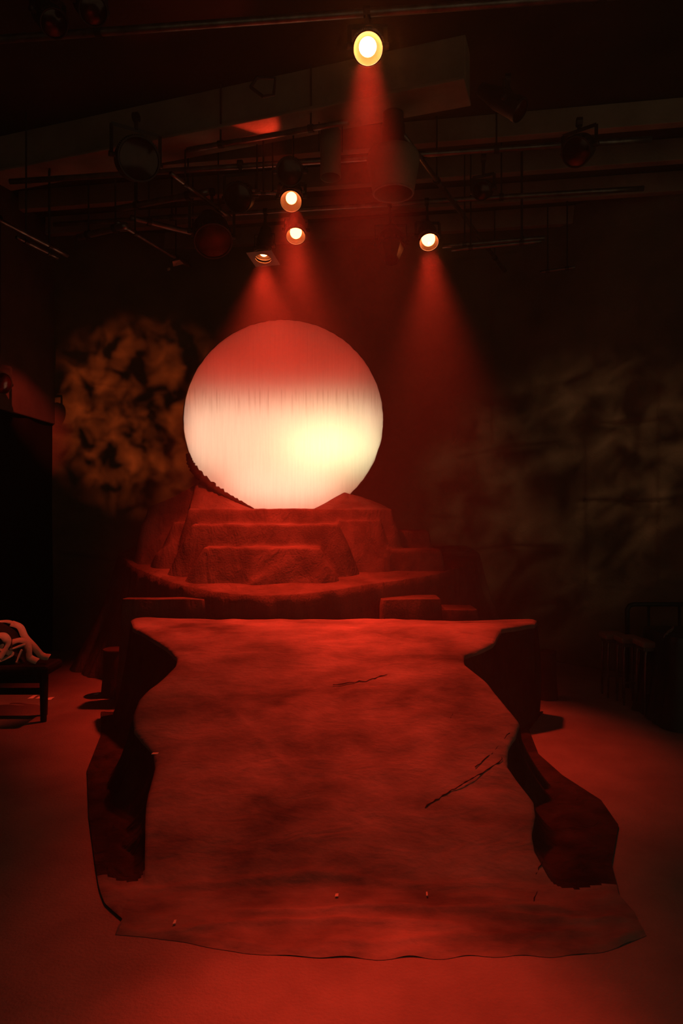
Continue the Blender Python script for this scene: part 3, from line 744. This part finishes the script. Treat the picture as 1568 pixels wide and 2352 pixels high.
# hanging empty gel frame on the beam
c = at_height(604, 198, 4.72); t = MB()
q = [at(575, 200, c.y), at(590, 178, c.y), at(632, 180, c.y), at(628, 218, c.y), at(604, 222, c.y)]
t.tube(q + [q[0]], 0.012, 6)
tag(t.build('hanging_frame', M['black'], origin=c), 'small empty frame hanging from the ceiling beam', 'frame')

# scraps of gel by the slanting pipe
def scrap(pts, label, group, mat='gelscrap', name='gel_scrap', cat='scrap'):
    P = [Vector(p) for p in pts]; m = MB(); n_ = len(P)
    cc = sum(P, Vector()) / n_
    m.add(P + [cc + Vector((0, -0.008, 0.012))], [(i, (i + 1) % n_, n_) for i in range(n_)])
    return tag(m.build(name, M[mat], origin=cc, solid=0.002), label, cat, group)
scrap([at(396, 600, 6.75), at(412, 597, 6.7), at(422, 606, 6.7), at(408, 610, 6.75), at(398, 612, 6.8)], 'larger torn gel scrap dangling at the end of the slanting pipe', 'gel scraps')
scrap([at(383, 617, 6.75), at(391, 615, 6.75), at(391, 620, 6.7), at(385, 622, 6.7)], 'tiny gel scrap dangling just below the larger torn scrap', 'gel scraps')

# ------------------------------------------------------------------ bench with a heap of straps
bt = thing('bench', on_floor(60, 1650), 'dark wooden bench with thick top under a heap of pale straps', 'bench')
m = MB(); m.box(-3.45, -2.36, 5.50, 5.80, 0.39, 0.47); m.build('top', M['wood'], bt, bevel=0.03)
m = MB(); m.box(-3.40, -2.44, 5.55, 5.58, 0.32, 0.39); m.build('apron', M['wood'], bt)
for x, y in ((-2.43, 5.57), (-2.50, 5.75), (-3.36, 5.57), (-3.36, 5.75)):
    m = MB(); m.lathe([(0.024, 0.0), (0.032, 0.39)], (x, y, 0), (0, 0, 1), 10, cap0=True, cap1=True); m.build('leg', M['wood'], bt)
for x, y in ((-2.62, 6.19),):
    m = MB(); m.bar((-2.5, 5.75, 0.2), (-3.36, 5.75, 0.2), 0.03, 0.05); m.build('stretcher', M['wood'], bt)
# dark bundle
u_, v_ = np.meshgrid(np.linspace(0, 2 * math.pi, 72), np.linspace(0, math.pi / 2, 22))
bw = wav2(91, 0.3, 1.2)
rr_ = 1 + 0.10 * bw(np.cos(u_) * 2, np.sin(u_) * 2 + v_ * 2)
P = np.stack([-3.02 + 0.42 * rr_ * np.cos(u_) * np.cos(v_) ** 0.8, 5.66 + 0.13 * rr_ * np.sin(u_) * np.cos(v_) ** 0.8, 0.472 + 0.30 * rr_ * np.sin(v_)], -1)
m = MB(); m.grid(P)
tag(m.build('cloth_bundle', M['darkcloth'], smooth=True, origin=(-3.02, 5.66, 0.47)), 'dark rumpled cloth bundle heaped on the bench under pale straps', 'cloth')
def strap(pts, w, label, twist=0.3):
    pts = [Vector(p) for p in pts]
    d = []
    for i in range(len(pts) - 1):
        a0 = pts[max(i - 1, 0)]; a, b_ = pts[i], pts[i + 1]; b1 = pts[min(i + 2, len(pts) - 1)]
        for q in range(8):
            s_ = q / 8
            d.append(0.5 * ((2 * a) + (b_ - a0) * s_ + (2 * a0 - 5 * a + 4 * b_ - b1) * s_ ** 2 + (3 * a - a0 - 3 * b_ + b1) * s_ ** 3))
    d.append(pts[-1]); n_ = len(d); rows_ = []
    for i, p in enumerate(d):
        tg = (d[min(i + 1, n_ - 1)] - d[max(i - 1, 0)]).normalized()
        nr = Vector((0, -0.75, 0.6)); sd_ = tg.cross(nr).normalized()
        ang = twist * math.sin(i / n_ * 7); sd_ = sd_ * math.cos(ang) + nr.normalized() * math.sin(ang)
        rows_.append([p - sd_ * w * 0.8, p + nr.normalized() * 0.005, p + sd_ * w * 0.8])
    m = MB(); m.grid(np.array([[tuple(q) for q in r_] for r_ in rows_]))
    tag(m.build('fabric_strap', M['pale'], smooth=True, origin=pts[-1], solid=0.004), label, 'strap', 'pale straps on the bench')
B = 5.62
strap([at(26, 1432, 5.72), at(46, 1440, 5.7), at(58, 1464, 5.66), at(78, 1486, 5.62), at(96, 1506, 5.6), at(113, 1509, 5.58)], 0.035, 'pale strap running down the heap to the bench end')
strap([at(28, 1475, 5.60), at(45, 1470, 5.6), at(60, 1474, 5.6), at(66, 1492, 5.58), at(68, 1510, 5.56), at(86, 1519, 5.55)], 0.035, 'pale strap bent over the heap and ending flat on the bench')
strap([at(-8, 1461, 5.55), at(8, 1460, 5.54), at(17, 1474, 5.53), at(12, 1490, 5.53), at(-2, 1512, 5.53)], 0.04, 'pale strap looped at the cut off side of the heap')
strap([at(0, 1480, 5.57), at(10, 1495, 5.55), at(26, 1502, 5.55), at(14, 1510, 5.54), at(-6, 1517, 5.53)], 0.03, 'pale strap curling under the looped strap')
strap([at(-5, 1429, 5.75), at(14, 1427, 5.75), at(30, 1432, 5.72), at(34, 1438, 5.7)], 0.02, 'thin pale strap over the crown of the heap')
strap([at(22, 1492, 5.56), at(40, 1486, 5.56), at(58, 1480, 5.56)], 0.014, 'narrow dim strap slanting across the heap')
strap([at(50, 1492, 5.56), at(42, 1510, 5.55), at(37, 1522, 5.54)], 0.012, 'narrow dim strap hanging down to the bench edge')

# scraps on the floor
def floor_scrap(px, py, w, h_, label, mat='paper'):
    c = on_floor(px, py)
    m = MB(); m.add([(c.x - w, c.y - h_, 0.004), (c.x + w * 0.8, c.y - h_ * 0.7, 0.004), (c.x + w, c.y + h_ * 0.8, 0.012), (c.x - w * 0.7, c.y + h_, 0.006)], [(0, 1, 2, 3)])
    tag(m.build('paper_scrap', M[mat], origin=(c.x, c.y, 0.004), solid=0.003), label, 'scrap', 'white scraps on the floor')
floor_scrap(75, 1602, 0.025, 0.05, 'white scrap on the floor just behind the bench legs')
floor_scrap(92, 1602, 0.02, 0.05, 'white scrap showing between two bench legs')
floor_scrap(114, 1606, 0.03, 0.04, 'white scrap on the floor just past the bench end')
floor_scrap(222, 1594, 0.02, 0.03, 'small scrap on the floor between bench and stage')
def stage_scrap(px, py, w, h_, label):
    c = ramp_pt(px, py, 0.022)
    m = MB(); m.add([(c.x - w, c.y - h_, c.z), (c.x + w * 0.8, c.y - h_ * 0.7, c.z), (c.x + w, c.y + h_ * 0.8, c.z + 0.006), (c.x - w * 0.7, c.y + h_, c.z + 0.004)], [(0, 1, 2, 3)])
    tag(m.build('paper_scrap', M['pale'], origin=c, solid=0.003), label, 'scrap', 'pale specks on the stage cloth')
stage_scrap(401, 2130, 0.006, 0.010, 'pale speck on the spread cloth near its front hem')
stage_scrap(773, 2068, 0.008, 0.008, 'pale speck in the middle at the foot of the ramp')
stage_scrap(980, 2065, 0.004, 0.012, 'pale speck at the foot of the ramp, toward the stool side')
stage_scrap(356, 1740, 0.02, 0.006, 'pale torn thread on the bench side edge of the stage')

# ------------------------------------------------------------------ stumps beside the stage
def stump(px, py, y, r, label):
    c = at(px, py, y)
    t = MB(); t.lathe([(r * 1.15, -c.z), (r * 1.0, -c.z * 0.6), (r * 0.92, -0.03), (r, -0.01), (r * 0.97, 0), (0.001, 0.004)], c, (0, 0, 1), 24)
    tag(t.build('stump', M['darkcloth'], smooth=False, origin=(c.x, c.y, 0)), label, 'stump', 'stumps beside the stage')
stump(264, 1490, 6.35, 0.11, 'stump with dim round top between bench and stage')
stump(1256, 1495, 6.25, 0.085, 'stump with dim round top between stage and stools')

# ------------------------------------------------------------------ stools, rail and draped cart
def stool(px, py_foot, py_top, w, label):
    f = on_floor(px, py_foot); y = f.y + 0.12; H = EYE - (py_top - HOR) * f.y / FPX
    t = thing('stool', (f.x, y, 0), label, 'stool', 'stools by the turning wall')
    m = MB(); m.box(f.x - w / 2, f.x + w / 2, y - w / 2, y + w / 2, H - 0.05, H); m.build('seat', M['seat'], t, bevel=0.015)
    m = MB(); e = w / 2 - 0.03
    for a, b_ in (((-e, -e), (e, -e)), ((e, -e), (e, e)), ((e, e), (-e, e)), ((-e, e), (-e, -e))):
        m.bar((f.x + a[0], y + a[1], H - 0.065), (f.x + b_[0], y + b_[1], H - 0.065), 0.02, 0.03)
    m.build('frame', M['pipe'], t)
    for sx_ in (-1, 1):
        for sy_ in (-1, 1):
            m = MB(); m.tube([(f.x + sx_ * e * 0.8, y + sy_ * e, H - 0.06), (f.x + sx_ * e * 0.95, y + sy_ * e, H - 0.12), (f.x + sx_ * e, y + sy_ * e * 1.05, 0.0)], 0.011, 8)
            m.build('leg', M['pipe'], t, smooth=True)
    m = MB(); m.bar((f.x - e, y - e * 1.02, 0.2), (f.x + e, y - e * 1.02, 0.2), 0.015, 0.015); m.build('footrest', M['pipe'], t)
stool(1418, 1606, 1459, 0.20, 'dark stool farthest back, under the end of the rail')
stool(1456, 1624, 1467, 0.20, 'dark stool in the middle of three, below the rail post')
stool(1508, 1650, 1476, 0.22, 'dark stool closest to the black draped cart')
rl = thing('hand_rail', on_floor(1500, 1590), 'black metal rail with a rounded corner behind the stools', 'rail')
y = 6.62
m = MB(); m.tube([at(1440, 1588, y) * 1.0, at(1440, 1420, y), at(1440, 1400, y), at(1445, 1391, y), at(1456, 1388, y), at(1500, 1388, y), at(1640, 1388, y)], 0.022, 10); m.build('top_bar', M['black'], rl, smooth=True)
for px in (1489, 1560, 1620):
    m = MB(); p = at(px, 1388, y); m.tube([(p.x, p.y, 0), (p.x, p.y, p.z)], 0.014, 8); m.build('post', M['black'], rl, smooth=True)
m = MB(); p, q = at(1440, 1465, y), at(1640, 1465, y); m.tube([p, q], 0.012, 8); m.build('lower_bar', M['black'], rl, smooth=True)
draped_box('draped_cart', 2.62, 3.3, 5.36, 5.95, 0.72, 0.005, 0.08, 0.03, 95, 'cart hidden under black cloth, beside the nearest stool', 'cart', 'black')
m = MB()
P = np.array([[tuple(at(1528 + 30 * a + 4 * math.sin(b_ * 5), 1459 - 16 * a + 6 * b_, 5.55 - 0.05 * b_) + Vector((0, 0.1 * a, 0.012 * math.sin(a * 6)))) for a in np.linspace(0, 1, 12)] for b_ in np.linspace(0, 1, 5)])
m.grid(P); tag(m.build('folded_cloth', M['seat'], smooth=True, origin=tuple(P[0, 0]), solid=0.006), 'reddish cloth lying on top of the black draped cart', 'cloth')

# ------------------------------------------------------------------ haze in the beams
m = MB(); m.box(-2.3, 2.3, 0.9, 8.2, 0.02, 5.0)
hz = m.build('haze', M['floor'])
hm = bpy.data.materials.new('stage_haze'); hm.use_nodes = True
nt = hm.node_tree; nt.nodes.remove(nt.nodes['Principled BSDF'])
vs_ = nt.nodes.new('ShaderNodeVolumeScatter'); vs_.inputs['Color'].default_value = (0.9, 0.9, 0.9, 1)
vs_.inputs['Density'].default_value = 0.023; vs_.inputs['Anisotropy'].default_value = 0.45
nt.links.new(vs_.outputs[0], nt.nodes['Material Output'].inputs['Volume'])
hz.data.materials.clear(); hz.data.materials.append(hm)
tag(hz, 'thin red haze hanging in the lamp beams over the stage', 'haze', None, 'stuff')

for o in SC.objects:
    if '_loc' in o: del o['_loc']
